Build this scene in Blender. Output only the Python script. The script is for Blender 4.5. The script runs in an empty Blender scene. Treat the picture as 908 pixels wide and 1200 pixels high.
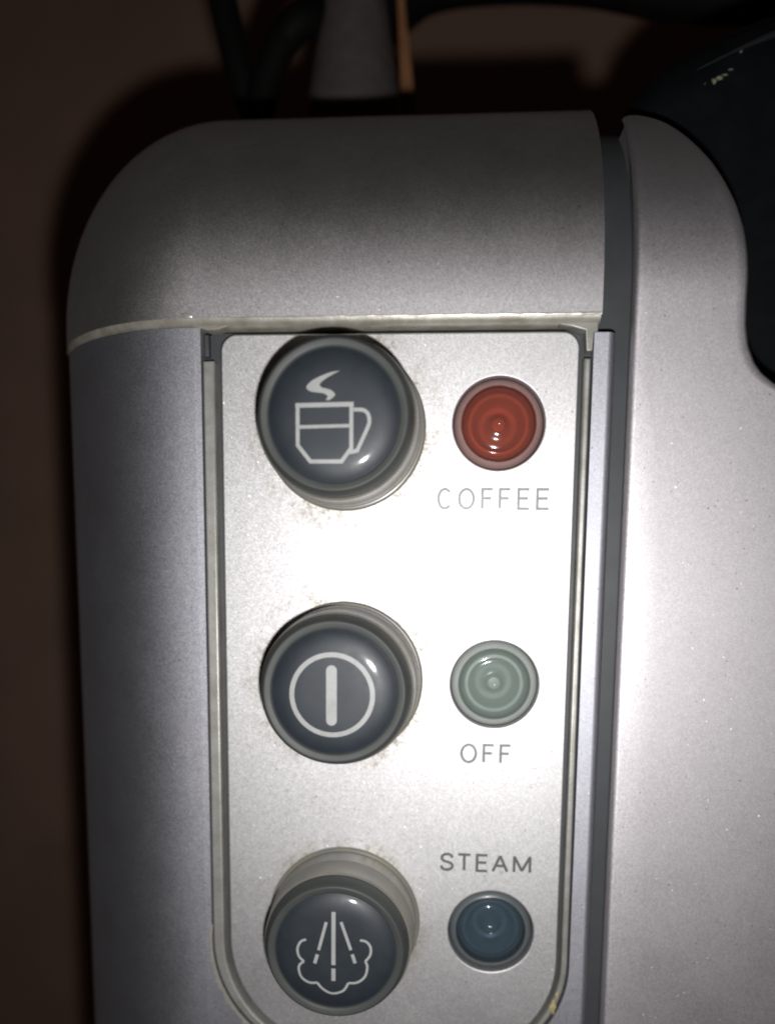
import bpy, bmesh, math, random
from mathutils import Vector, Matrix

random.seed(7)
S = 0.001                       # all measures below are in millimetres
sc = bpy.context.scene

# ------------------------------------------------------------------ camera
# origin: foot of the camera's perpendicular on the control panel face;
# x right, z up, h = height of a surface in front of the panel face (towards the viewer)
D = 84.0
F_PX, PPX, PPY, IW, IH = 974.0, 454.0, 777.0, 908.0, 1200.0
_n = Vector((0.0720953, -0.1289592, 0.98902568))      # into the panel, in lens axes (x right, y down, z ahead)
_d = Vector((-0.00907664, 0.9914802, 0.12994089))     # down the panel
_x = Vector((0.99735645, 0.01834516, -0.07031055))
cam_d = bpy.data.cameras.new('camera')
cam = bpy.data.objects.new('camera', cam_d)
sc.collection.objects.link(cam)
ax = Vector((_x[0], _n[0], -_d[0]))                   # lens right / down / ahead in world axes
ay = Vector((_x[1], _n[1], -_d[1]))
az = Vector((_x[2], _n[2], -_d[2]))
m = Matrix.Identity(4)
for i in range(3):
    m[i][0] = ax[i]; m[i][1] = -ay[i]; m[i][2] = -az[i]
m[1][3] = -D * S
cam.matrix_world = m
cam_d.sensor_fit = 'VERTICAL'
cam_d.sensor_height = 24.0
cam_d.lens = F_PX / IH * 24.0
cam_d.shift_x = (IW / 2 - PPX) / IH
cam_d.shift_y = (PPY - IH / 2) / IH
cam_d.clip_start = 0.001
cam_d.clip_end = 50.0
cam_d.dof.use_dof = True
cam_d.dof.focus_distance = 0.081
cam_d.dof.aperture_fstop = cam_d.lens / 2.2           # 2.2 mm opening of a phone lens
sc.camera = cam

# ------------------------------------------------------------------ world and flash
w = bpy.data.worlds.new('World'); sc.world = w; w.use_nodes = True
bg = w.node_tree.nodes['Background']
bg.inputs[0].default_value = (1.0, 0.62, 0.45, 1); bg.inputs[1].default_value = 0.006
ld = bpy.data.lights.new('phone_flash', 'AREA')       # the phone's flash, beside its lens
ld.shape = 'DISK'; ld.size = 3.2 * S; ld.energy = 0.081; ld.color = (1.0, 0.985, 0.98)
fl = bpy.data.objects.new('phone_flash', ld); sc.collection.objects.link(fl)
fl.location = (2.6 * S, -(D - 1.0) * S, -8.2 * S)
fl.rotation_euler = (math.radians(90), 0, 0)          # faces +y, the machine
sc.cycles.filter_width = 2.1                            # soft phone optics
vs = sc.view_settings
vs.view_transform = 'Standard'; vs.look = 'None'; vs.exposure = 0.0; vs.gamma = 1.0; vs.use_curve_mapping = False

# ------------------------------------------------------------------ helpers
C = sc.collection
def V(x, h, z): return Vector((x * S, -h * S, z * S))

class MB:
    def __init__(s): s.v = []; s.f = []
    def grid(s, rows):
        b = len(s.v); nu = len(rows); nv = len(rows[0])
        for r in rows: s.v.extend(r)
        for i in range(nu - 1):
            for j in range(nv - 1):
                s.f.append((b + i*nv + j, b + (i+1)*nv + j, b + (i+1)*nv + j + 1, b + i*nv + j + 1))
    def poly(s, pts):
        b = len(s.v); s.v.extend(pts); s.f.append(tuple(range(b, b + len(pts))))
    def lathe(s, prof, cx, cz, n=72, closed_tip=False):
        rows = []
        for k in range(n + 1):
            a = 2 * math.pi * k / n
            rows.append([V(cx + r * math.cos(a), h, cz + r * math.sin(a)) for r, h in prof])
        s.grid(rows)
    def tube(s, pts, rad, n=16):
        rows = []
        for i, p in enumerate(pts):
            t = (pts[min(i+1, len(pts)-1)] - pts[max(i-1, 0)]).normalized()
            u = t.cross(Vector((0, 1, 0)))
            if u.length < 1e-4: u = t.cross(Vector((1, 0, 0)))
            u.normalize(); q = t.cross(u)
            r = (rad[i] if isinstance(rad, (list, tuple)) else rad) * S
            rows.append([p + (u * math.cos(2*math.pi*k/n) + q * math.sin(2*math.pi*k/n)) * r for k in range(n + 1)])
        s.grid(rows)
    def build(s, name, mat, parent=None, smooth=True, angle=35):
        me = bpy.data.meshes.new(name)
        me.from_pydata([tuple(p) for p in s.v], [], s.f)
        return finish(me, name, mat, parent, smooth, angle)

def finish(me, name, mat, parent=None, smooth=True, angle=35, merge=True, flat=False):
    bm = bmesh.new(); bm.from_mesh(me)
    if merge: bmesh.ops.remove_doubles(bm, verts=bm.verts, dist=2e-6)
    bmesh.ops.recalc_face_normals(bm, faces=bm.faces)
    if smooth:
        for f in bm.faces: f.smooth = True
        lim = math.radians(angle)
        for e in bm.edges:
            if len(e.link_faces) == 2 and e.calc_face_angle(0) > lim: e.smooth = False
    if flat:
        for e in bm.edges:
            ny = [abs(f.normal.y) > 0.9995 for f in e.link_faces]
            if len(ny) == 2 and ny[0] != ny[1]: e.smooth = False
    bm.to_mesh(me); bm.free()
    me.materials.clear(); me.materials.append(mat)
    o = bpy.data.objects.new(name, me); C.objects.link(o)
    if parent: o.parent = parent
    return o

def plate(name, loops, h0, h1, bevel, mat, parent, res=3):
    """flat board with holes: outlines in (x, z), from height h0 to h1, edges rounded by bevel"""
    cu = bpy.data.curves.new(name + '_outline', 'CURVE')
    cu.dimensions = '2D'; cu.fill_mode = 'BOTH'
    cu.extrude = (h1 - h0) / 2 - bevel
    cu.bevel_depth = bevel; cu.bevel_resolution = res; cu.offset = -bevel
    for lp in loops:
        sp = cu.splines.new('POLY'); sp.points.add(len(lp) - 1)
        for p, (x, z) in zip(sp.points, lp): p.co = (x, z, 0, 1)
        sp.use_cyclic_u = True
    tmp = bpy.data.objects.new('outline', cu); C.objects.link(tmp)
    dg = bpy.context.evaluated_depsgraph_get()
    me = bpy.data.meshes.new_from_object(tmp.evaluated_get(dg), depsgraph=dg)
    bpy.data.objects.remove(tmp); bpy.data.curves.remove(cu)
    hc = (h0 + h1) / 2
    for v in me.vertices:
        x, z, h = v.co
        v.co = V(x, h + hc, z)
    me.name = name
    return finish(me, name, mat, parent, merge=True, angle=30, flat=True)

def circle(cx, cz, r, n=72): return [(cx + r*math.cos(2*math.pi*k/n), cz + r*math.sin(2*math.pi*k/n)) for k in range(n)]
def arc(cx, cz, r, a0, a1, n=14):
    return [(cx + r*math.cos(math.radians(a0 + (a1-a0)*k/n)), cz + r*math.sin(math.radians(a0 + (a1-a0)*k/n))) for k in range(n + 1)]
def smooth_path(pts, sub=8):
    out = []; n = len(pts)
    for i in range(n - 1):
        p0, p1, p2, p3 = pts[max(i-1, 0)], pts[i], pts[i+1], pts[min(i+2, n-1)]
        for k in range(sub):
            t = k / sub
            out.append(tuple(0.5*((2*b) + (-a+c)*t + (2*a-5*b+4*c-d)*t*t + (-a+3*b-3*c+d)*t**3) for a, b, c, d in zip(p0, p1, p2, p3)))
    out.append(tuple(pts[-1]))
    return out

def stroke(mb, pts, wd, hf, closed=False, rnd=False, step=0.35):
    """ribbon of printed ink of width wd following pts, laid on the height function hf(x, z)"""
    q = []
    n = len(pts)
    for i in range(n if closed else n - 1):
        a, b = pts[i], pts[(i+1) % n]
        L = math.hypot(b[0]-a[0], b[1]-a[1]); k = max(1, int(L/step))
        for j in range(k): q.append((a[0]+(b[0]-a[0])*j/k, a[1]+(b[1]-a[1])*j/k))
    if not closed: q.append(pts[-1])
    n = len(q); rows = []
    for i in range(n + (1 if closed else 0)):
        p = q[i % n]
        a = q[(i-1) % n] if (closed or i > 0) else None
        b = q[(i+1) % n] if (closed or i < n-1) else None
        t1 = None if a is None else Vector((p[0]-a[0], p[1]-a[1])).normalized()
        t2 = None if b is None else Vector((b[0]-p[0], b[1]-p[1])).normalized()
        if t1 is None: t1 = t2
        if t2 is None: t2 = t1
        n1 = Vector((-t1.y, t1.x)); n2 = Vector((-t2.y, t2.x)); mm = n1 + n2
        mm = n1.copy() if mm.length < 0.2 else mm.normalized()
        sc_ = min(1.8, 1.0/max(0.3, mm.dot(n1))); o = mm * (wd/2*sc_)
        rows.append([V(x, hf(x, z), z) for x, z in ((p[0]+o.x, p[1]+o.y), (p[0], p[1]), (p[0]-o.x, p[1]-o.y))])
    mb.grid(rows)
    if rnd:
        for p, t in ((q[0], Vector((q[0][0]-q[1][0], q[0][1]-q[1][1]))), (q[-1], Vector((q[-1][0]-q[-2][0], q[-1][1]-q[-2][1])))):
            a0 = math.atan2(t.y, t.x)
            mb.poly([V(x, hf(x, z), z) for x, z in [(p[0]+wd/2*math.cos(a0+g), p[1]+wd/2*math.sin(a0+g)) for g in [(-0.5+k/10)*math.pi for k in range(11)]]])

def tag(o, label, cat, group=None):
    o['label'] = label; o['category'] = cat
    if group: o['group'] = group
    return o

# ------------------------------------------------------------------ materials
class NT:
    def __init__(s, name):
        s.m = bpy.data.materials.new(name); s.m.use_nodes = True
        s.t = s.m.node_tree; s.b = s.t.nodes['Principled BSDF']; s.out = s.t.nodes['Material Output']
        s.tc = None
    def n(s, typ, **kw):
        nd = s.t.nodes.new(typ)
        for k, v in kw.items():
            if k.startswith('i_'):
                key = k[2:]; nd.inputs[int(key) if key.isdigit() else key].default_value = v
            else: setattr(nd, k, v)
        return nd
    def l(s, a, b): s.t.links.new(a, b)
    def obj(s):
        if not s.tc: s.tc = s.n('ShaderNodeTexCoord')
        return s.tc.outputs['Object']
    def noise(s, scale_mm, detail=4, rough=0.6):
        nd = s.n('ShaderNodeTexNoise'); nd.inputs['Scale'].default_value = 1000.0/scale_mm
        nd.inputs['Detail'].default_value = detail; nd.inputs['Roughness'].default_value = rough
        s.l(s.obj(), nd.inputs['Vector']); return nd.outputs['Fac']
    def ramp(s, fac, stops):
        nd = s.n('ShaderNodeValToRGB'); el = nd.color_ramp.elements
        while len(el) < len(stops): el.new(0.5)
        for e, (p, c) in zip(el, stops):
            e.position = p; e.color = c if len(c) == 4 else (*c, 1)
        s.l(fac, nd.inputs[0]); return nd.outputs['Color']
    def math(s, op, a, b=None, clamp=False):
        nd = s.n('ShaderNodeMath', operation=op); nd.use_clamp = clamp
        for i, q in enumerate((a, b)):
            if q is None: continue
            if isinstance(q, (int, float)): nd.inputs[i].default_value = q
            else: s.l(q, nd.inputs[i])
        return nd.outputs[0]
    def mix(s, fac, a, b):
        nd = s.n('ShaderNodeMix', data_type='RGBA')
        for sock, q in ((nd.inputs[0], fac), (nd.inputs[6], a), (nd.inputs[7], b)):
            if isinstance(q, (int, float)): sock.default_value = q
            elif isinstance(q, tuple): sock.default_value = (*q, 1)
            else: s.l(q, sock)
        return nd.outputs[2]

BUTTONS = [(-10.45, 12.3), (-10.4, -12.85), (-10.35, -38.75)]
LAMPS = [(4.7, 12.75), (4.92, -13.05), (5.2, -39.5)]

def silver(name, base=(0.55, 0.535, 0.555), rough=0.46, metal=0.9, flake=0.125, stains=False):
    t = NT(name)
    vo = t.n('ShaderNodeTexVoronoi'); vo.inputs['Scale'].default_value = 1000.0/flake
    t.l(t.obj(), vo.inputs['Vector'])
    sep = t.n('ShaderNodeSeparateColor'); t.l(vo.outputs['Color'], sep.inputs[0])
    vary = t.math('MULTIPLY_ADD', sep.outputs[0], 0.12); t.t.nodes[-1].inputs[2].default_value = 0.94
    cl = t.noise(1.1, 3); vary2 = t.math('MULTIPLY_ADD', cl, 0.12); t.t.nodes[-1].inputs[2].default_value = 0.94
    va = t.math('MULTIPLY', vary, vary2)
    hsv = t.n('ShaderNodeHueSaturation'); hsv.inputs['Color'].default_value = (*base, 1)
    t.l(va, hsv.inputs['Value'])
    col = hsv.outputs[0]
    # faint warm / cool drift in the old lacquer
    col = t.mix(t.math('MULTIPLY', t.ramp(t.noise(14, 2), [(0.4, (0, 0, 0)), (0.65, (1, 1, 1))]), 0.18), col, (0.54, 0.50, 0.53))
    rg = t.math('MULTIPLY_ADD', t.noise(6, 5), 0.08); t.t.nodes[-1].inputs[2].default_value = rough - 0.04
    if stains:
        # grime gathered round the three push buttons
        geo = t.n('ShaderNodeSeparateXYZ'); t.l(t.obj(), geo.inputs[0])
        mask = None
        for i, (cx, cz) in enumerate(BUTTONS):
            dx = t.math('SUBTRACT', geo.outputs[0], cx*S); dz = t.math('SUBTRACT', geo.outputs[2], cz*S)
            r = t.math('SQRT', t.math('ADD', t.math('MULTIPLY', dx, dx), t.math('MULTIPLY', dz, dz)))
            mr = t.n('ShaderNodeMapRange'); mr.inputs[1].default_value = 7.9*S; mr.inputs[2].default_value = (10.6, 11.0, 9.6)[i]*S
            mr.inputs[3].default_value = 1.0; mr.inputs[4].default_value = 0.0; t.l(r, mr.inputs[0])
            mask = mr.outputs[0] if mask is None else t.math('MAXIMUM', mask, mr.outputs[0])
        broad = t.ramp(t.noise(5.0, 3), [(0.40, (0, 0, 0)), (0.58, (1, 1, 1))])
        speck = t.ramp(t.noise(0.75, 5, 0.8), [(0.47, (0, 0, 0)), (0.64, (1, 1, 1))])
        film = t.math('MULTIPLY', t.math('MULTIPLY', mask, broad), 0.4)
        col = t.mix(film, col, (0.50, 0.45, 0.33))
        dirt = t.math('MULTIPLY', t.math('MULTIPLY', t.math('POWER', mask, 0.7), broad), speck)
        col = t.mix(t.math('MULTIPLY', dirt, 0.85), col, (0.13, 0.115, 0.095))
        mt = t.math('MULTIPLY_ADD', dirt, -0.7*metal); t.t.nodes[-1].inputs[2].default_value = metal
        t.l(mt, t.b.inputs['Metallic'])
    else:
        t.b.inputs['Metallic'].default_value = metal
    # scattered dark nicks and dust
    nick = t.ramp(t.noise(0.9, 2, 0.5), [(0.86, (0, 0, 0)), (0.9, (1, 1, 1))])
    col = t.mix(t.math('MULTIPLY', nick, 0.5), col, (0.22, 0.20, 0.18))
    t.l(col, t.b.inputs['Base Color']); t.l(rg, t.b.inputs['Roughness'])
    # metal flakes tilt the surface a little, a few of them a lot
    sub = t.n('ShaderNodeVectorMath', operation='SUBTRACT'); t.l(vo.outputs['Color'], sub.inputs[0]); sub.inputs[1].default_value = (0.5, 0.5, 0.5)
    big = t.math('MULTIPLY_ADD', t.math('GREATER_THAN', sep.outputs[1], 0.997), 0.28); t.t.nodes[-1].inputs[2].default_value = 0.075
    scl = t.n('ShaderNodeVectorMath', operation='SCALE'); t.l(sub.outputs[0], scl.inputs[0]); t.l(big, scl.inputs['Scale'])
    ge = t.n('ShaderNodeNewGeometry')
    add = t.n('ShaderNodeVectorMath', operation='ADD'); t.l(ge.outputs['Normal'], add.inputs[0]); t.l(scl.outputs[0], add.inputs[1])
    nrm = t.n('ShaderNodeVectorMath', operation='NORMALIZE'); t.l(add.outputs[0], nrm.inputs[0])
    t.l(nrm.outputs[0], t.b.inputs['Normal'])
    # the flakes lie nearly flat in the lacquer: a lobe without the long tail
    gl = t.n('ShaderNodeBsdfAnisotropic'); gl.distribution = 'BECKMANN'
    t.l(col, gl.inputs['Color']); t.l(nrm.outputs[0], gl.inputs['Normal'])
    t.l(t.math('ADD', rg, 0.10), gl.inputs['Roughness'])
    mx = t.n('ShaderNodeMixShader'); mx.inputs[0].default_value = 0.34
    t.l(t.b.outputs[0], mx.inputs[1]); t.l(gl.outputs[0], mx.inputs[2]); t.l(mx.outputs[0], t.out.inputs[0])
    return t.m

def plastic(name, c, rough=0.4, coat=0.0, c2=None, nscale=4.0, spec=0.5, bump=0.0, bscale=0.4, metal=0.0, coat_rough=0.1):
    t = NT(name)
    c2 = c2 or tuple(x*0.75 for x in c)
    f = t.ramp(t.noise(nscale, 5), [(0.35, (0, 0, 0)), (0.7, (1, 1, 1))])
    t.l(t.mix(f, c, c2), t.b.inputs['Base Color'])
    rg = t.math('MULTIPLY_ADD', t.noise(nscale*0.6, 4), 0.16); t.t.nodes[-1].inputs[2].default_value = max(0.02, rough - 0.08)
    t.l(rg, t.b.inputs['Roughness'])
    t.b.inputs['Specular IOR Level'].default_value = spec
    t.b.inputs['Coat Weight'].default_value = coat; t.b.inputs['Coat Roughness'].default_value = coat_rough
    t.b.inputs['Metallic'].default_value = metal
    if bump:
        bp = t.n('ShaderNodeBump'); bp.inputs['Strength'].default_value = bump; bp.inputs['Distance'].default_value = 0.05*S
        t.l(t.noise(bscale, 4), bp.inputs['Height']); t.l(bp.outputs[0], t.b.inputs['Normal'])
    return t.m

def clear_lens(name, tint, haze):
    """tinted clear plastic: lets light through tinted, with a glossy skin"""
    t = NT(name)
    tr = t.n('ShaderNodeBsdfTransparent'); tr.inputs[0].default_value = (*tint, 1)
    t.b.inputs['Base Color'].default_value = (*haze, 1)
    t.b.inputs['Roughness'].default_value = 0.10; t.b.inputs['Coat Weight'].default_value = 0.6
    t.b.inputs['Coat Roughness'].default_value = 0.04
    mx = t.n('ShaderNodeMixShader'); mx.inputs[0].default_value = 0.34
    t.l(tr.outputs[0], mx.inputs[1]); t.l(t.b.outputs[0], mx.inputs[2]); t.l(mx.outputs[0], t.out.inputs[0])
    return t.m

M = {}
M['panel'] = silver('panel_silver', base=(0.69, 0.68, 0.685), rough=0.525, stains=True)
M['shell'] = silver('shell_silver', base=(0.54, 0.545, 0.595), rough=0.55, metal=0.96)
M['cover'] = silver('cover_silver', base=(0.61, 0.585, 0.595), rough=0.55, metal=1.0)
M['body'] = silver('body_silver', base=(0.62, 0.592, 0.612), rough=0.535)
M['cream'] = plastic('bare_edge', (0.46, 0.44, 0.39), 0.45, c2=(0.30, 0.28, 0.22), nscale=1.6, bump=0.4, metal=0.4)
M['bezel'] = plastic('bezel_edge', (0.46, 0.455, 0.43), 0.45, c2=(0.34, 0.33, 0.29), nscale=2.4, bump=0.3, metal=0.5)
M['worn'] = plastic('worn_edge', (0.75, 0.74, 0.70), 0.3, c2=(0.4, 0.38, 0.33), nscale=3.0, metal=0.5)
M['dark'] = plastic('dark_plastic', (0.055, 0.060, 0.063), 0.5, c2=(0.045, 0.05, 0.052))
M['gap'] = plastic('gap_black', (0.03, 0.031, 0.032), 0.6)
M['collar'] = plastic('smoky_sleeve', (0.165, 0.165, 0.15), 0.38, c2=(0.23, 0.215, 0.17), nscale=5, coat=0.3, coat_rough=0.25)
M['cap'] = plastic('smoky_cap', (0.046, 0.052, 0.051), 0.56, c2=(0.058, 0.063, 0.057), nscale=4, coat=0.0)
M['disc'] = plastic('navy_disc', (0.026, 0.034, 0.043), 0.5, c2=(0.020, 0.026, 0.034), nscale=2.2, coat=0.5, coat_rough=0.09, spec=0.5)
M['icon'] = plastic('icon_print', (0.40, 0.41, 0.40), 0.5, c2=(0.34, 0.35, 0.34), nscale=0.8)
M['ink'] = plastic('letter_ink', (0.15, 0.15, 0.155), 0.46, c2=(0.20, 0.20, 0.20), nscale=0.5, metal=0.6)
M['red'] = clear_lens('red_lens', (0.76, 0.28, 0.21), (0.27, 0.105, 0.08))
M['green'] = clear_lens('green_lens', (0.66, 0.74, 0.69), (0.30, 0.355, 0.325))
M['blue'] = clear_lens('blue_lens', (0.33, 0.41, 0.47), (0.065, 0.09, 0.11))
M['red_rim'] = plastic('red_rim', (0.30, 0.19, 0.175), 0.35, c2=(0.26, 0.16, 0.15), nscale=2, coat=0.4)
M['green_rim'] = plastic('green_rim', (0.38, 0.405, 0.385), 0.35, c2=(0.34, 0.365, 0.345), nscale=2, coat=0.4)
M['blue_rim'] = plastic('blue_rim', (0.115, 0.13, 0.135), 0.35, c2=(0.10, 0.115, 0.12), nscale=2, coat=0.4)
M['reflector'] = plastic('lamp_reflector', (0.62, 0.62, 0.62), 0.4, c2=(0.55, 0.55, 0.55), nscale=1.0, metal=0.1)
M['black'] = plastic('gloss_black', (0.003, 0.004, 0.0048), 0.45, c2=(0.005, 0.0062, 0.0072), nscale=3, coat=0.1, coat_rough=0.08, spec=0.22)
M['cord'] = plastic('cord_black', (0.005, 0.0045, 0.004), 0.7, spec=0.12)
M['cone'] = plastic('grey_plastic', (0.095, 0.08, 0.076), 0.5, c2=(0.07, 0.06, 0.057), nscale=2, bump=0.3)
M['wood'] = plastic('stick_wood', (0.25, 0.11, 0.042), 0.6, c2=(0.18, 0.075, 0.028), nscale=3)
M['crumb'] = plastic('dried_crumb', (0.22, 0.215, 0.145), 0.7, c2=(0.10, 0.095, 0.06), nscale=0.4)
M['glue'] = plastic('yellow_residue', (0.46, 0.40, 0.20), 0.6, c2=(0.34, 0.29, 0.15), nscale=0.4)
M['streak'] = plastic('streak_gloss', (0.010, 0.012, 0.014), 0.36, nscale=3, coat=0.0, spec=1.0)  # for the added tube that carries the highlight streak
M['grime'] = plastic('cream_grime', (0.33, 0.32, 0.28), 0.7, c2=(0.28, 0.27, 0.23), nscale=0.6)
M['wall'] = plastic('brown_wall', (0.41, 0.25, 0.185), 0.8, c2=(0.33, 0.21, 0.15), nscale=40)

# ------------------------------------------------------------------ wall behind
WALL = 195.0
mb = MB()
mb.grid([[V(-900 + 1800*i/12, -WALL, -600 + 1200*j/8) for j in range(9)] for i in range(13)])
wall = mb.build('wall', M['wall']); wall['kind'] = 'structure'

# ------------------------------------------------------------------ the machine
root = bpy.data.objects.new('coffee_machine', None); C.objects.link(root)
tag(root, 'silver coffee machine front with three round buttons and three indicator lamps', 'coffee machine')
root.empty_display_size = 0.02

X0, Z0 = -25.2, 24.4            # where the left and the top rounding begin
RX, RZ, RY = 20.9, 25.1, 24.0   # how far they run sideways, upwards and backwards
BACK = 128.0
BOT = -120.0
SEAM = 22.55
HT, HL, HR = 1.2, 0.75, 1.5     # faces of top cover, front frame, right body
TH = [math.radians(90*k/26) for k in range(27)]

def prof(cx, cz, dx, dz, h, back=BACK):
    row = [V(cx + dx*RX*math.sin(t), h - RY*(1-math.cos(t)), cz + dz*RZ*math.sin(t)) for t in TH]
    row.append(V(cx + dx*RX, h - back, cz + dz*RZ))
    return row

# dark chassis behind every gap
chassis = plate('chassis', [[(-24, -118), (38, -118), (38, 12), (26, 16), (26, 20), (-24, 20)]], -60, -6.0, 0.5, M['gap'], root)

# top cover with rounded corner
mb = MB()
rows = [prof(14.0 + (X0-14.0)*i/16, Z0, 0, 1, HT) for i in range(17)]
for k in range(1, 21):
    a = math.pi/2*k/20; rows.append(prof(X0, Z0, -math.sin(a), math.cos(a), HT))
for i in range(1, 4): rows.append(prof(X0, Z0 + (SEAM-Z0)*i/3, -1, 0, HT))
mb.grid(rows)
mb.grid([[V(14.0 + (X0-14.0)*i/16, HT, SEAM + (Z0-SEAM)*j/3) for j in range(4)] for i in range(17)])
# its right flank, going down into the groove
fl_row = [V(14.0, HT, SEAM + (Z0-SEAM)*j/3) for j in range(1, 3)] + prof(14.0, Z0, 0, 1, HT)
mb.grid([[V(14.0, HT, SEAM)] + fl_row, [V(14.0, -6, SEAM)] + [p + Vector((0, 6*S, -2*S)) for p in fl_row]])
top = mb.build('top_cover', M['cover'], root, angle=40)

# bare plastic rim along the lower edge of the top cover
def seam_pts(dz, inset, h):
    pts = [V(13.9 + (X0-13.9)*i/20, h, SEAM + dz) for i in range(21)]
    for t in TH[1:20]:
        nx, ny = math.sin(t)/RX, math.cos(t)/RY; L = math.hypot(nx, ny); nx /= L; ny /= L
        pts.append(V(X0 - RX*math.sin(t) + nx*inset, h - RY*(1-math.cos(t)), SEAM + dz))
    return pts
mb = MB()
def wob(pts, amp, seed):
    r = random.Random(seed); out = []
    for p in pts: out.append(p + Vector((0, 0, (r.random()-0.5)*amp*S)))
    return out
mb.grid([seam_pts(0.02, 0, HT-0.03), wob(seam_pts(-0.28, 0.15, HT-0.12), 0.06, 1), wob(seam_pts(-0.68, 0.35, HT-0.5), 0.07, 2), seam_pts(-0.72, 1.6, HT-2.6)])
rim = mb.build('cover_rim', M['cream'], root, angle=50)
# worn bright line where the lacquer has gone
mb = MB(); r = random.Random(3)
line = [V(13.95 - 38.0*i/90, HT + 0.02, SEAM + 0.03 + 0.035*math.sin(i*0.9)*r.random()) for i in range(91)]
mb.tube(line, [0.14*(0.35 + 0.65*max(0, 1 - i/80)) * (0.75+0.5*r.random()) for i in range(91)], 8)
mb.build('worn_edge', M['worn'], rim)
# short tongue at the right end and swelling at the left end of the rim
plate('rim_tongue', [[(12.5, SEAM-0.6), (13.75, SEAM-0.6), (13.75, SEAM-1.45), (13.38, SEAM-1.5), (13.3, 19.35), (12.78, 19.35), (12.62, SEAM-1.3), (11.4, SEAM-0.95), (9.8, SEAM-0.66)]], -1.0, HT-0.55, 0.08, M['bezel'], rim)
plate('rim_swelling', [[(-25.6, SEAM-0.55), (-21.6, SEAM-0.55), (-22.2, SEAM-0.75), (-22.9, SEAM-0.98), (-23.8, SEAM-1.02), (-24.5, SEAM-0.85)]], -1.0, HT-0.42, 0.06, M['cream'], rim)

# control panel face with round holes for the lamps
def u_outline(xl, xr, zt, zb, rl, rr, rt=1.6):
    return (arc(xl+rt, zt-rt, rt, 180, 90, 8) + arc(xr-rt, zt-rt, rt, 90, 0, 8) +
            arc(xr-rr, zb+rr, rr, 0, -90, 18) + arc(xl+rl, zb+rl, rl, -90, -180, 18))
panel = plate('control_panel', [u_outline(-22.75, 12.2, 21.3, -53.6, 12.2, 11.0)] + [circle(x, z, 4.45) for x, z in LAMPS],
              -2.0, 0.0, 0.16, M['panel'], root, res=4)

# tray edge seen in the gap round the panel
plate('panel_tray', [u_outline(-24.9, 13.8, 21.7, -54.9, 13.4, 12.2), u_outline(-21.0, 10.5, 19.6, -52, 11, 10)], -2.4, -1.25, 0.0, M['dark'], root)

# front frame: left shoulder, strip under and right of the panel
mb = MB()
mb.grid([prof(X0, SEAM-0.78 + (BOT-SEAM)*i/30, -1, 0, HL) for i in range(31)])
front = mb.build('side_shell', M['shell'], root)
inner = ([(13.42, 21.0)] + arc(13.42-12.0, -54.6+12.0, 12.0, 0, -90, 18) + arc(-24.55+13.2, -54.6+13.2, 13.2, -90, -180, 18) + [(-24.55, SEAM-0.78)])
plate('front_frame', [[(X0, SEAM-0.78), (X0, BOT), (14.75, BOT), (14.75, 21.0)] + inner], -2.4, HL, 0.0, M['shell'], root)
mb = MB()
mb.grid([[V(14.75 + 0.85*math.sin(t), HL - 1.3*(1-math.cos(t)), z) for t in [math.radians(9*k) for k in range(11)]] + [V(15.6, -4, z)] for z in (21.0, -20, -60, BOT)])
mb.poly([V(14.75, HL, 21.0)] + [V(14.75 + 0.85*math.sin(t), HL - 1.3*(1-math.cos(t)), 21.0) for t in [math.radians(9*k) for k in range(11)]] + [V(14.75, -4, 21.0)])
mb.build('ridge_edge', M['shell'], front)

# U-shaped bezel strip round the panel
ro = 12.0; b_out = [(13.22, 18.7)] + arc(13.22-11.9, -54.35+11.9, 11.9, 0, -90, 18) + arc(-24.42+13.0, -54.35+13.0, 13.0, -90, -180, 18) + [(-24.42, 18.7)]
b_in = [(-23.32, 18.7)] + arc(-23.32+12.5, -54.0+12.5, 12.5, -180, -90, 18) + arc(12.62-11.4, -54.0+11.4, 11.4, -90, 0, 18) + [(12.62, 18.7)]
bezel = plate('panel_bezel', [b_out + b_in], -2.2, 0.55, 0.17, M['bezel'], root, res=3)
# step inside the notch above the left end of the bezel
plate('bezel_clip', [[(-24.5, 21.4), (-24.05, 21.4), (-24.05, 19.3), (-24.5, 19.3)]], -2.4, -0.4, 0.1, M['dark'], bezel)

# right body, its left edge rolled into the groove, right side cut out for the black cover
bound = [(BOT, 60), (-60, 58), (0, 52), (8, 46), (12, 40), (14, 35.5), (15.4, 31.5), (16.0, 30.2), (17.0, 28.9), (18.0, 28.15), (19.5, 27.5), (21.4, 27.18), (23.5, 27.1), (26, 27.1), (28, 26.95), (30, 26.65), (32.5, 26.0), (35, 25.05), (37, 24.15), (38.5, 23.3), (40, 22.4), (41.2, 21.6), (42.4, 20.7), (43.3, 19.7), (43.8, 18.7), (44.3, 17.4), (50, 17.2)]
def xr_at(z):
    for (a, xa), (b, xb) in zip(bound, bound[1:]):
        if a <= z <= b: return xa + (xb-xa)*(z-a)/(b-a)
    return bound[-1][1]
zs = [BOT, -90, -60, -30, -10, 0, 5, 8, 10, 12] + [13 + 0.35*k for k in range(31)]
zs = [z for z in zs if z < Z0] + [Z0]
srow = [(z, 0.0) for z in zs] + [(Z0 + RZ*math.sin(t), RY*(1-math.cos(t))) for t in [math.radians(1.5*k) for k in range(1, 53)] if Z0 + RZ*math.sin(t) < 44.3]
mb = MB(); rows = []
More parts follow.
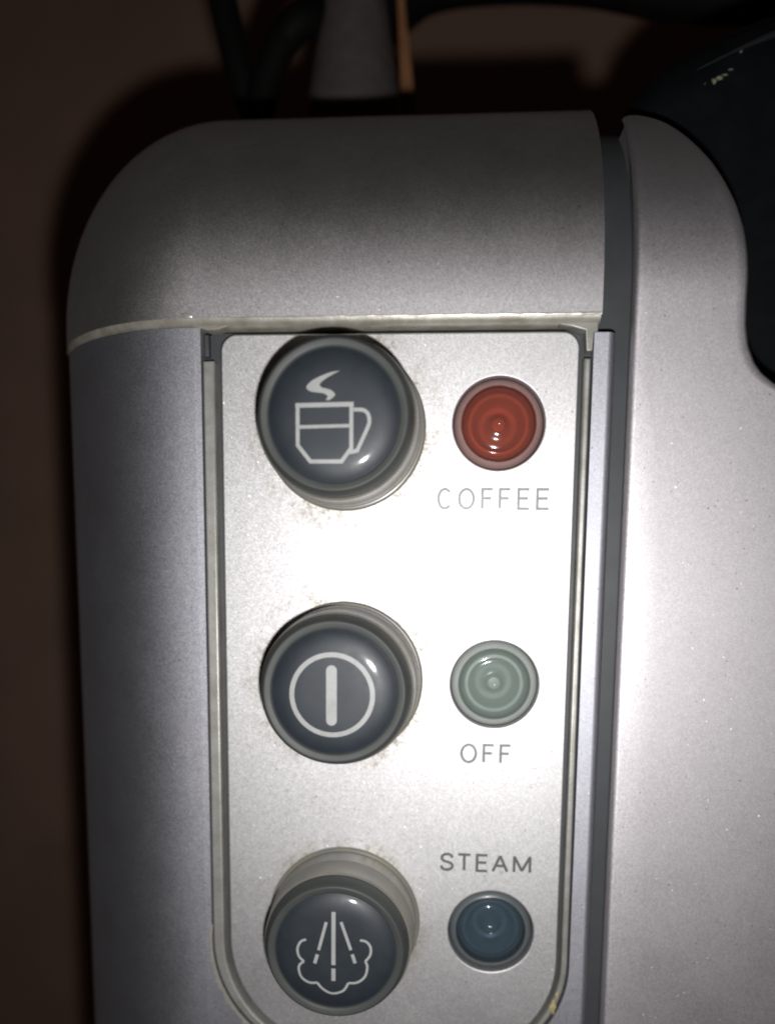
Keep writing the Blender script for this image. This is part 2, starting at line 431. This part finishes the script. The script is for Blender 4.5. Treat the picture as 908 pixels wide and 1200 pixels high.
for z, dep in srow:
    xl, xr = 16.75, xr_at(z)
    row = [V(xl + 0.5, HR - dep - 9.0, z), V(xl + 0.5, HR - dep - 1.4, z)]
    for k in range(8):
        t = math.radians(90 - 90*k/7); row.append(V(xl + 0.7 - 0.7*math.sin(t), HR - dep - 0.8*(1-math.cos(t)), z))
    n = 12; xe = xr - 0.35
    for k in range(1, n+1): row.append(V(xl + 0.7 + (xe-xl-0.7)*k/n if xe > xl + 0.7 else xl + 0.7 + 0.001*k, HR - dep, z))
    row.append(V(max(xr-0.1, xl+0.73), HR - dep - 0.1, z)); row.append(V(max(xr, xl+0.75), HR - dep - 0.35, z)); row.append(V(max(xr, xl+0.75), HR - dep - 18.0, z))
    rows.append(row)
mb.grid(rows)
body = mb.build('right_body', M['body'], root, angle=60)
# floor of the groove between top cover / ridge and right body
mb = MB()
mb.grid([[V(x, hh, z) for x, hh in ((13.2, -2.4), (15.4, -2.4), (18.6, -2.4))] for z in (BOT, -60, 0, Z0)] +
        [[V(x, -2.4 - RY*(1-math.cos(t)), Z0 + (RZ-1.0)*math.sin(t)) for x in (13.2, 15.4, 18.6)] for t in TH[1:]])
mb.build('groove', M['dark'], root)

# glossy black cover at the upper right
blk = plate('black_cover', [smooth_path([(17.2, -30), (17.2, 10), (17.2, 38), (17.6, 46.5), (20.5, 51.5), (26, 55), (33, 57.5), (44, 60.5), (58, 62)], 6) + [(75, 62), (75, -30)]],
            -90, -12.5, 5.0, M['black'], root, res=10)

# ------------------------------------------------------------------ push buttons
def pillow(r, top): return top - 0.55*(min(r, 6.0)/5.9)**6
def push_button(cx, cz, hh, name_icon):
    k = hh/8.0
    mb = MB()
    mb.lathe([(8.1, -0.3), (8.05, 0.12), (7.85, 0.3), (7.72, 0.32), (7.64, 3.0*k), (7.56, 3.15*k), (7.40, 5.9*k), (7.2, 6.1*k)], cx, cz, 96)
    col = mb.build('push_button', M['collar'], root, angle=28)
    mb = MB()
    mb.lathe([(7.2, 3.0*k), (7.18, hh-1.5), (7.1, hh-0.95), (6.98, hh-0.55), (6.82, hh-0.2), (6.7, hh-0.03), (6.6, hh+0.03), (6.5, hh+0.02), (6.3, hh-0.02), (6.1, hh-0.06), (5.97, hh-0.12), (5.9, hh-0.3)], cx, cz, 96)
    mb.build('cap', M['cap'], col, angle=60)
    mb = MB()
    mb.lathe([(0.0, hh+0.3)] + [(5.95*i/28, pillow(5.95*i/28, hh+0.3)) for i in range(1, 29)], cx, cz, 96)
    mb.build('face_disc', M['disc'], col, angle=60)
    hf = lambda x, z: pillow(math.hypot(x-cx, z-cz), hh+0.3) + 0.015
    mb = MB()
    if name_icon == 'cup':
        stroke(mb, [(-13.82, 13.07), (-8.60, 13.17)], 0.40, hf)
        stroke(mb, [(-13.62, 12.9), (-13.63, 9.61), (-12.49, 8.2), (-9.68, 8.2), (-8.8, 9.37), (-8.8, 13.0)], 0.35, hf)
        stroke(mb, [(-13.48, 11.2), (-8.95, 11.31)], 0.30, lambda x, z: hf(x, z) + 0.004)
        stroke(mb, smooth_path([(-8.6, 12.7), (-7.75, 12.66), (-7.33, 12.34), (-7.2, 11.81), (-7.32, 11.2), (-8.27, 9.15)], 6) + [(-8.95, 8.98)], 0.33, lambda x, z: hf(x, z) + 0.008)
        sw = smooth_path([(-9.82, 16.05), (-10.83, 15.87), (-12.09, 15.34), (-12.72, 14.86), (-12.78, 14.5), (-12.34, 14.25), (-11.4, 14.13), (-10.92, 13.88), (-11.1, 13.53)], 5)
        sw2 = smooth_path([(-9.82, 16.05), (-10.5, 15.72), (-11.15, 15.33), (-11.62, 14.92), (-11.46, 14.63), (-10.9, 14.48), (-10.5, 14.3), (-10.26, 13.95), (-10.75, 13.52)], 5)
        mb.grid([[V(x, hf(x, z), z) for x, z in ((a[0]+(b[0]-a[0])*j/3, a[1]+(b[1]-a[1])*j/3) for j in range(4))] for a, b in zip(sw, sw2)])
    elif name_icon == 'bar':
        stroke(mb, circle(cx-0.12, cz-0.2, 3.78, 80), 0.46, hf, closed=True, step=9)
        stroke(mb, [(cx-0.17, -10.75), (cx-0.17, -15.45)], 1.0, hf, rnd=True)
    else:
        dz = 0.0
        P = lambda *q: [(x, z+dz) for x, z in q]
        stroke(mb, P((-10.45, -34.52), (-10.45, -39.94)), 0.40, hf); stroke(mb, P((-10.45, -40.3), (-10.45, -41.59)), 0.40, hf)
        stroke(mb, P((-11.16, -35.56), (-11.91, -38.47)), 0.30, hf); stroke(mb, P((-12.03, -38.91), (-12.30, -39.85)), 0.33, hf)
        stroke(mb, P((-9.71, -35.49), (-8.74, -38.32)), 0.30, hf); stroke(mb, P((-8.61, -38.75), (-8.32, -39.66)), 0.33, hf)
        lobes = [[(-13.15, -37.42), (-13.68, -37.68), (-14.0, -38.42), (-13.85, -39.2), (-13.36, -39.7)],
                 [(-13.36, -39.7), (-13.78, -40.05), (-13.88, -40.6), (-13.6, -41.4), (-12.85, -41.88), (-12.05, -41.85)],
                 [(-12.05, -41.85), (-11.6, -42.4), (-10.9, -42.85), (-10.25, -42.9), (-9.45, -42.55), (-8.98, -41.75)],
                 [(-8.98, -41.75), (-8.1, -41.65), (-7.35, -41.0), (-7.13, -40.0), (-7.32, -39.42)],
                 [(-7.32, -39.42), (-6.85, -38.75), (-6.83, -37.95), (-7.25, -37.4), (-7.85, -37.27)]]
        for i, lb in enumerate(lobes):
            stroke(mb, smooth_path(P(*lb), 6), 0.24, lambda x, z, i=i: hf(x, z) + 0.003*i)
    mb.build('symbol', M['icon'], col, smooth=False)
    return col
b1 = push_button(*BUTTONS[0], 8.0, 'cup');   b1['label'] = 'round dark button with a steaming cup symbol'
b2 = push_button(*BUTTONS[1], 8.0, 'bar');   b2['label'] = 'round dark button with an upright bar in a ring'
b3 = push_button(*BUTTONS[2], 7.4, 'steam'); b3['label'] = 'round dark button with a steam cloud symbol'

# ------------------------------------------------------------------ indicator lamps
def indicator(cx, cz, key, label):
    mb = MB()
    mb.lathe([(4.46, -2.2), (4.38, -1.1), (4.25, -0.75), (4.05, -0.5), (3.85, -0.38), (3.7, -0.32), (3.6, -0.4), (3.5, -2.0)], cx, cz, 80)
    ring = mb.build('indicator_lamp', M[key + '_rim'], root, angle=50); ring['label'] = label
    mb = MB()
    mb.lathe([(3.6, -1.0), (3.4, -2.4), (3.15, -1.3), (2.95, -1.1), (2.65, -1.1), (2.45, -1.5), (1.9, -2.7), (1.45, -2.9), (1.1, -2.2), (0.85, -1.3), (0.6, -1.05), (0.0, -1.0)], cx, cz, 64)
    mb.build('reflector', M['reflector'], ring, angle=40)
    mb = MB()
    mb.lathe([(3.66, -0.35), (3.52, -0.2), (3.38, 0.08), (3.2, 0.3), (3.0, 0.42), (2.85, 0.45), (2.7, 0.44), (2.55, 0.42), (2.4, 0.43), (2.0, 0.55), (1.7, 0.64), (1.5, 0.67), (1.35, 0.69), (1.1, 0.72), (0.9, 0.78), (0.72, 0.9), (0.55, 1.02), (0.4, 1.1), (0.25, 1.15), (0.12, 1.17), (0.0, 1.175)], cx, cz, 80)
    mb.build('lens', M[key], ring, angle=70)
indicator(*LAMPS[0], 'red', 'red indicator lamp above the word coffee')
indicator(*LAMPS[1], 'green', 'pale green indicator lamp above the word off')
indicator(*LAMPS[2], 'blue', 'dark blue indicator lamp below the word steam')

# ------------------------------------------------------------------ lettering
def glyph(ch):
    E_ = math.pi/180
    ell = lambda a0, a1, n=26: [(0.5+0.5*math.cos((a0+(a1-a0)*k/n)*E_), 0.5+0.5*math.sin((a0+(a1-a0)*k/n)*E_)) for k in range(n+1)]
    return {'C': [ell(42, 318)], 'O': [ell(0, 360)[:-1]],
            'F': [[(0, 0), (0, 1), (1, 1)], [(0, 0.53), (0.86, 0.53)]],
            'E': [[(1, 1), (0, 1), (0, 0), (1, 0)], [(0, 0.53), (0.9, 0.53)]],
            'T': [[(0, 1), (1, 1)], [(0.5, 1), (0.5, 0)]],
            'A': [[(0, 0), (0.5, 1)], [(0.5, 1), (1, 0)], [(0.18, 0.36), (0.82, 0.36)]],
            'M': [[(0, 0), (0, 1)], [(0, 1), (0.5, 0.08)], [(0.5, 0.08), (1, 1)], [(1, 1), (1, 0)]],
            'S': [smooth_path([(0.98, 0.76), (0.86, 0.93), (0.52, 1.0), (0.16, 0.93), (0.05, 0.75), (0.2, 0.58), (0.55, 0.5), (0.88, 0.41), (0.99, 0.25), (0.86, 0.08), (0.5, 0.0), (0.12, 0.07), (0.0, 0.26)], 4)]}[ch]
def word(text, spans, z0, z1, wd, label):
    mb = MB()
    for i, (ch, (xa, xb)) in enumerate(zip(text, spans)):
        xa += wd/2; xb -= wd/2
        for j, st in enumerate(glyph(ch)):
            pts = [(xa + (xb-xa)*u, z0 + wd/2 + (z1-z0-wd)*v) for u, v in st]
            stroke(mb, pts, wd, lambda x, z, j=j: 0.012 + 0.004*j, closed=(ch == 'O'), step=5)
    o = mb.build('lettering', M['ink'], panel, smooth=False); o['label'] = label
word('COFFEE', [(-1.2, 0.35), (0.85, 2.55), (3.12, 4.42), (4.85, 6.12), (6.66, 7.98), (8.5, 9.9)], 4.42, 6.58, 0.28, 'printed word COFFEE')
word('OFF', [(1.6, 3.35), (3.87, 5.15), (5.6, 6.86)], -21.3, -19.2, 0.28, 'printed word OFF')
word('STEAM', [(-0.28, 1.2), (1.48, 3.05), (3.45, 4.82), (5.1, 6.88), (7.3, 9.22)], -32.95, -30.95, 0.29, 'printed word STEAM')

# ------------------------------------------------------------------ small marks
def chip(name, cx, cz, h, rx, rz, th, mat, parent, seed, dep=None):
    r = random.Random(seed); n = 11; mb = MB(); rows = []
    wob_ = [0.6 + 0.6*r.random() for _ in range(n)]; wob_.append(wob_[0])
    for q, hh in ((1.0, -0.3*th), (0.8, 0.6*th), (0.35, th), (0.0, th*0.9)):
        rows.append([V(cx + rx*q*wob_[k]*math.cos(2*math.pi*k/n), h + hh, cz + rz*q*wob_[k]*math.sin(2*math.pi*k/n)) for k in range(n+1)])
    mb.grid(rows); return mb.build(name, mat, parent, angle=60)
chip('paint_chip', -25.75, SEAM+0.25, HT, 0.62, 0.26, 0.06, M['worn'], top, 5)
chip('residue', 11.9, -47.3, 0.65, 0.42, 0.9, 0.15, M['glue'], bezel, 9)
chip('residue', 12.25, -46.0, 0.65, 0.2, 0.5, 0.12, M['glue'], bezel, 11)
for i, (x, z, rx, rz) in enumerate([(26.9, 49.45, 0.35, 0.3), (27.4, 49.75, 0.4, 0.22), (27.9, 50.0, 0.35, 0.12), (28.5, 50.5, 0.28, 0.06), (25.9, 49.2, 0.06, 0.06), (29.4, 52.2, 0.22, 0.1)]):
    chip('crumb', x, z, -12.45, rx, rz, 0.2, M['crumb'], blk, 40 + i)
r = random.Random(12); rows = []
for k in range(61):
    an = math.radians(172 + 66*k/60); edge = 0.12 + 0.42*r.random()*math.sin(math.pi*k/60) + 0.15*math.sin(k*0.31)**2
    rows.append([V(-24.55+13.2 + rr*math.cos(an), hh, -54.6+13.2 + rr*math.sin(an)) for rr, hh in ((13.17, HL-0.1), (13.22, HL+0.03), (13.24+edge*0.6, HL+0.035), (13.26+edge, HL-0.02))])
mb = MB(); mb.grid(rows); mb.build('grime', M['grime'], front)
mb = MB(); streak = [V(x, -12.45, z) for x, z in smooth_path([(25.0, 50.6), (29, 52.4), (33, 53.9), (40, 56.2), (50, 58)], 8)]  # thin tube added on the black cover to catch the flash as a highlight streak
mb.tube(streak, [0.05 + 0.5*min(1, i/22) for i in range(len(streak))], 10)
mb.build('streak_tube', M['streak'], blk)

# ------------------------------------------------------------------ things on top of the machine
ZT = Z0 + RZ
mb = MB()
def vlathe(mb, prof_, cx, h, n=56):
    mb.grid([[V(cx + r*math.cos(2*math.pi*k/n), h + r*math.sin(2*math.pi*k/n), z) for r, z in prof_] for k in range(n+1)])
vlathe(mb, [(0, ZT+0.05), (9.0, ZT+0.05), (9.15, ZT+0.4), (9.0, ZT+1.2), (6.95, 62.9), (4.45, 78.3), (4.1, 84), (3.9, 85), (0, 85.2)], -14.7, -45)
cone = mb.build('plastic_cone', M['cone'], None, angle=50)
tag(cone, 'dark grey tapered plastic cone standing on top of the machine', 'cone')
mb = MB()
a = V(-8.9, -50, 86); b = V(-5.6, -53, ZT+0.1)
dirx = Vector((1.7*S, 0, 0)); diry = Vector((0, 0.9*S, 0))
pts = [[p + dirx*sx*w_ + diry*sy for sx, sy in ((-1, -1), (1, -1), (1, 1), (-1, 1), (-1, -1))] for p, w_ in ((a, 0.2), (a.lerp(b, 0.4), 0.5), (b, 1.0))]
mb.grid(pts); mb.poly(pts[0][:4]); mb.poly(pts[2][:4])
st = mb.build('wooden_stick', M['wood'], None, smooth=False)
tag(st, 'light brown wooden stick leaning against the right side of the grey cone', 'stick')

mb = MB()
p1 = [V(x, h, z) for x, h, z in smooth_path([(-36, -44, 90), (-33.5, -44, 78), (-31, -44, 68), (-27.5, -46, 60), (-24, -50, 54), (-18, -62, 51.7), (-8, -75, 51.7)], 8)]
mb.tube(p1, 2.1, 14)
cord = mb.build('power_cord', M['cord'], None)
tag(cord, 'black cord hanging down at the left of the grey cone', 'cord')
mb = MB()
p2 = [V(x, h, z) for x, h, z in smooth_path([(-30.5, -42, 51.8), (-28.5, -42, 60), (-27.0, -42, 66), (-24.5, -42, 71.5), (-20.5, -43, 75), (-15, -58, 81.0), (-6, -62, 90.0), (6, -62, 91.5), (20, -60, 89.5), (32, -58, 86.0), (46, -58, 85.0), (70, -58, 87)], 8)]
mb.tube(p2, [2.2 if i < 30 else min(4.0, 2.2 + (i-30)*0.12) for i in range(len(p2))], 14)
hose = mb.build('black_hose', M['cord'], None)
tag(hose, 'black hose arching up behind the grey cone and along the top edge', 'hose')
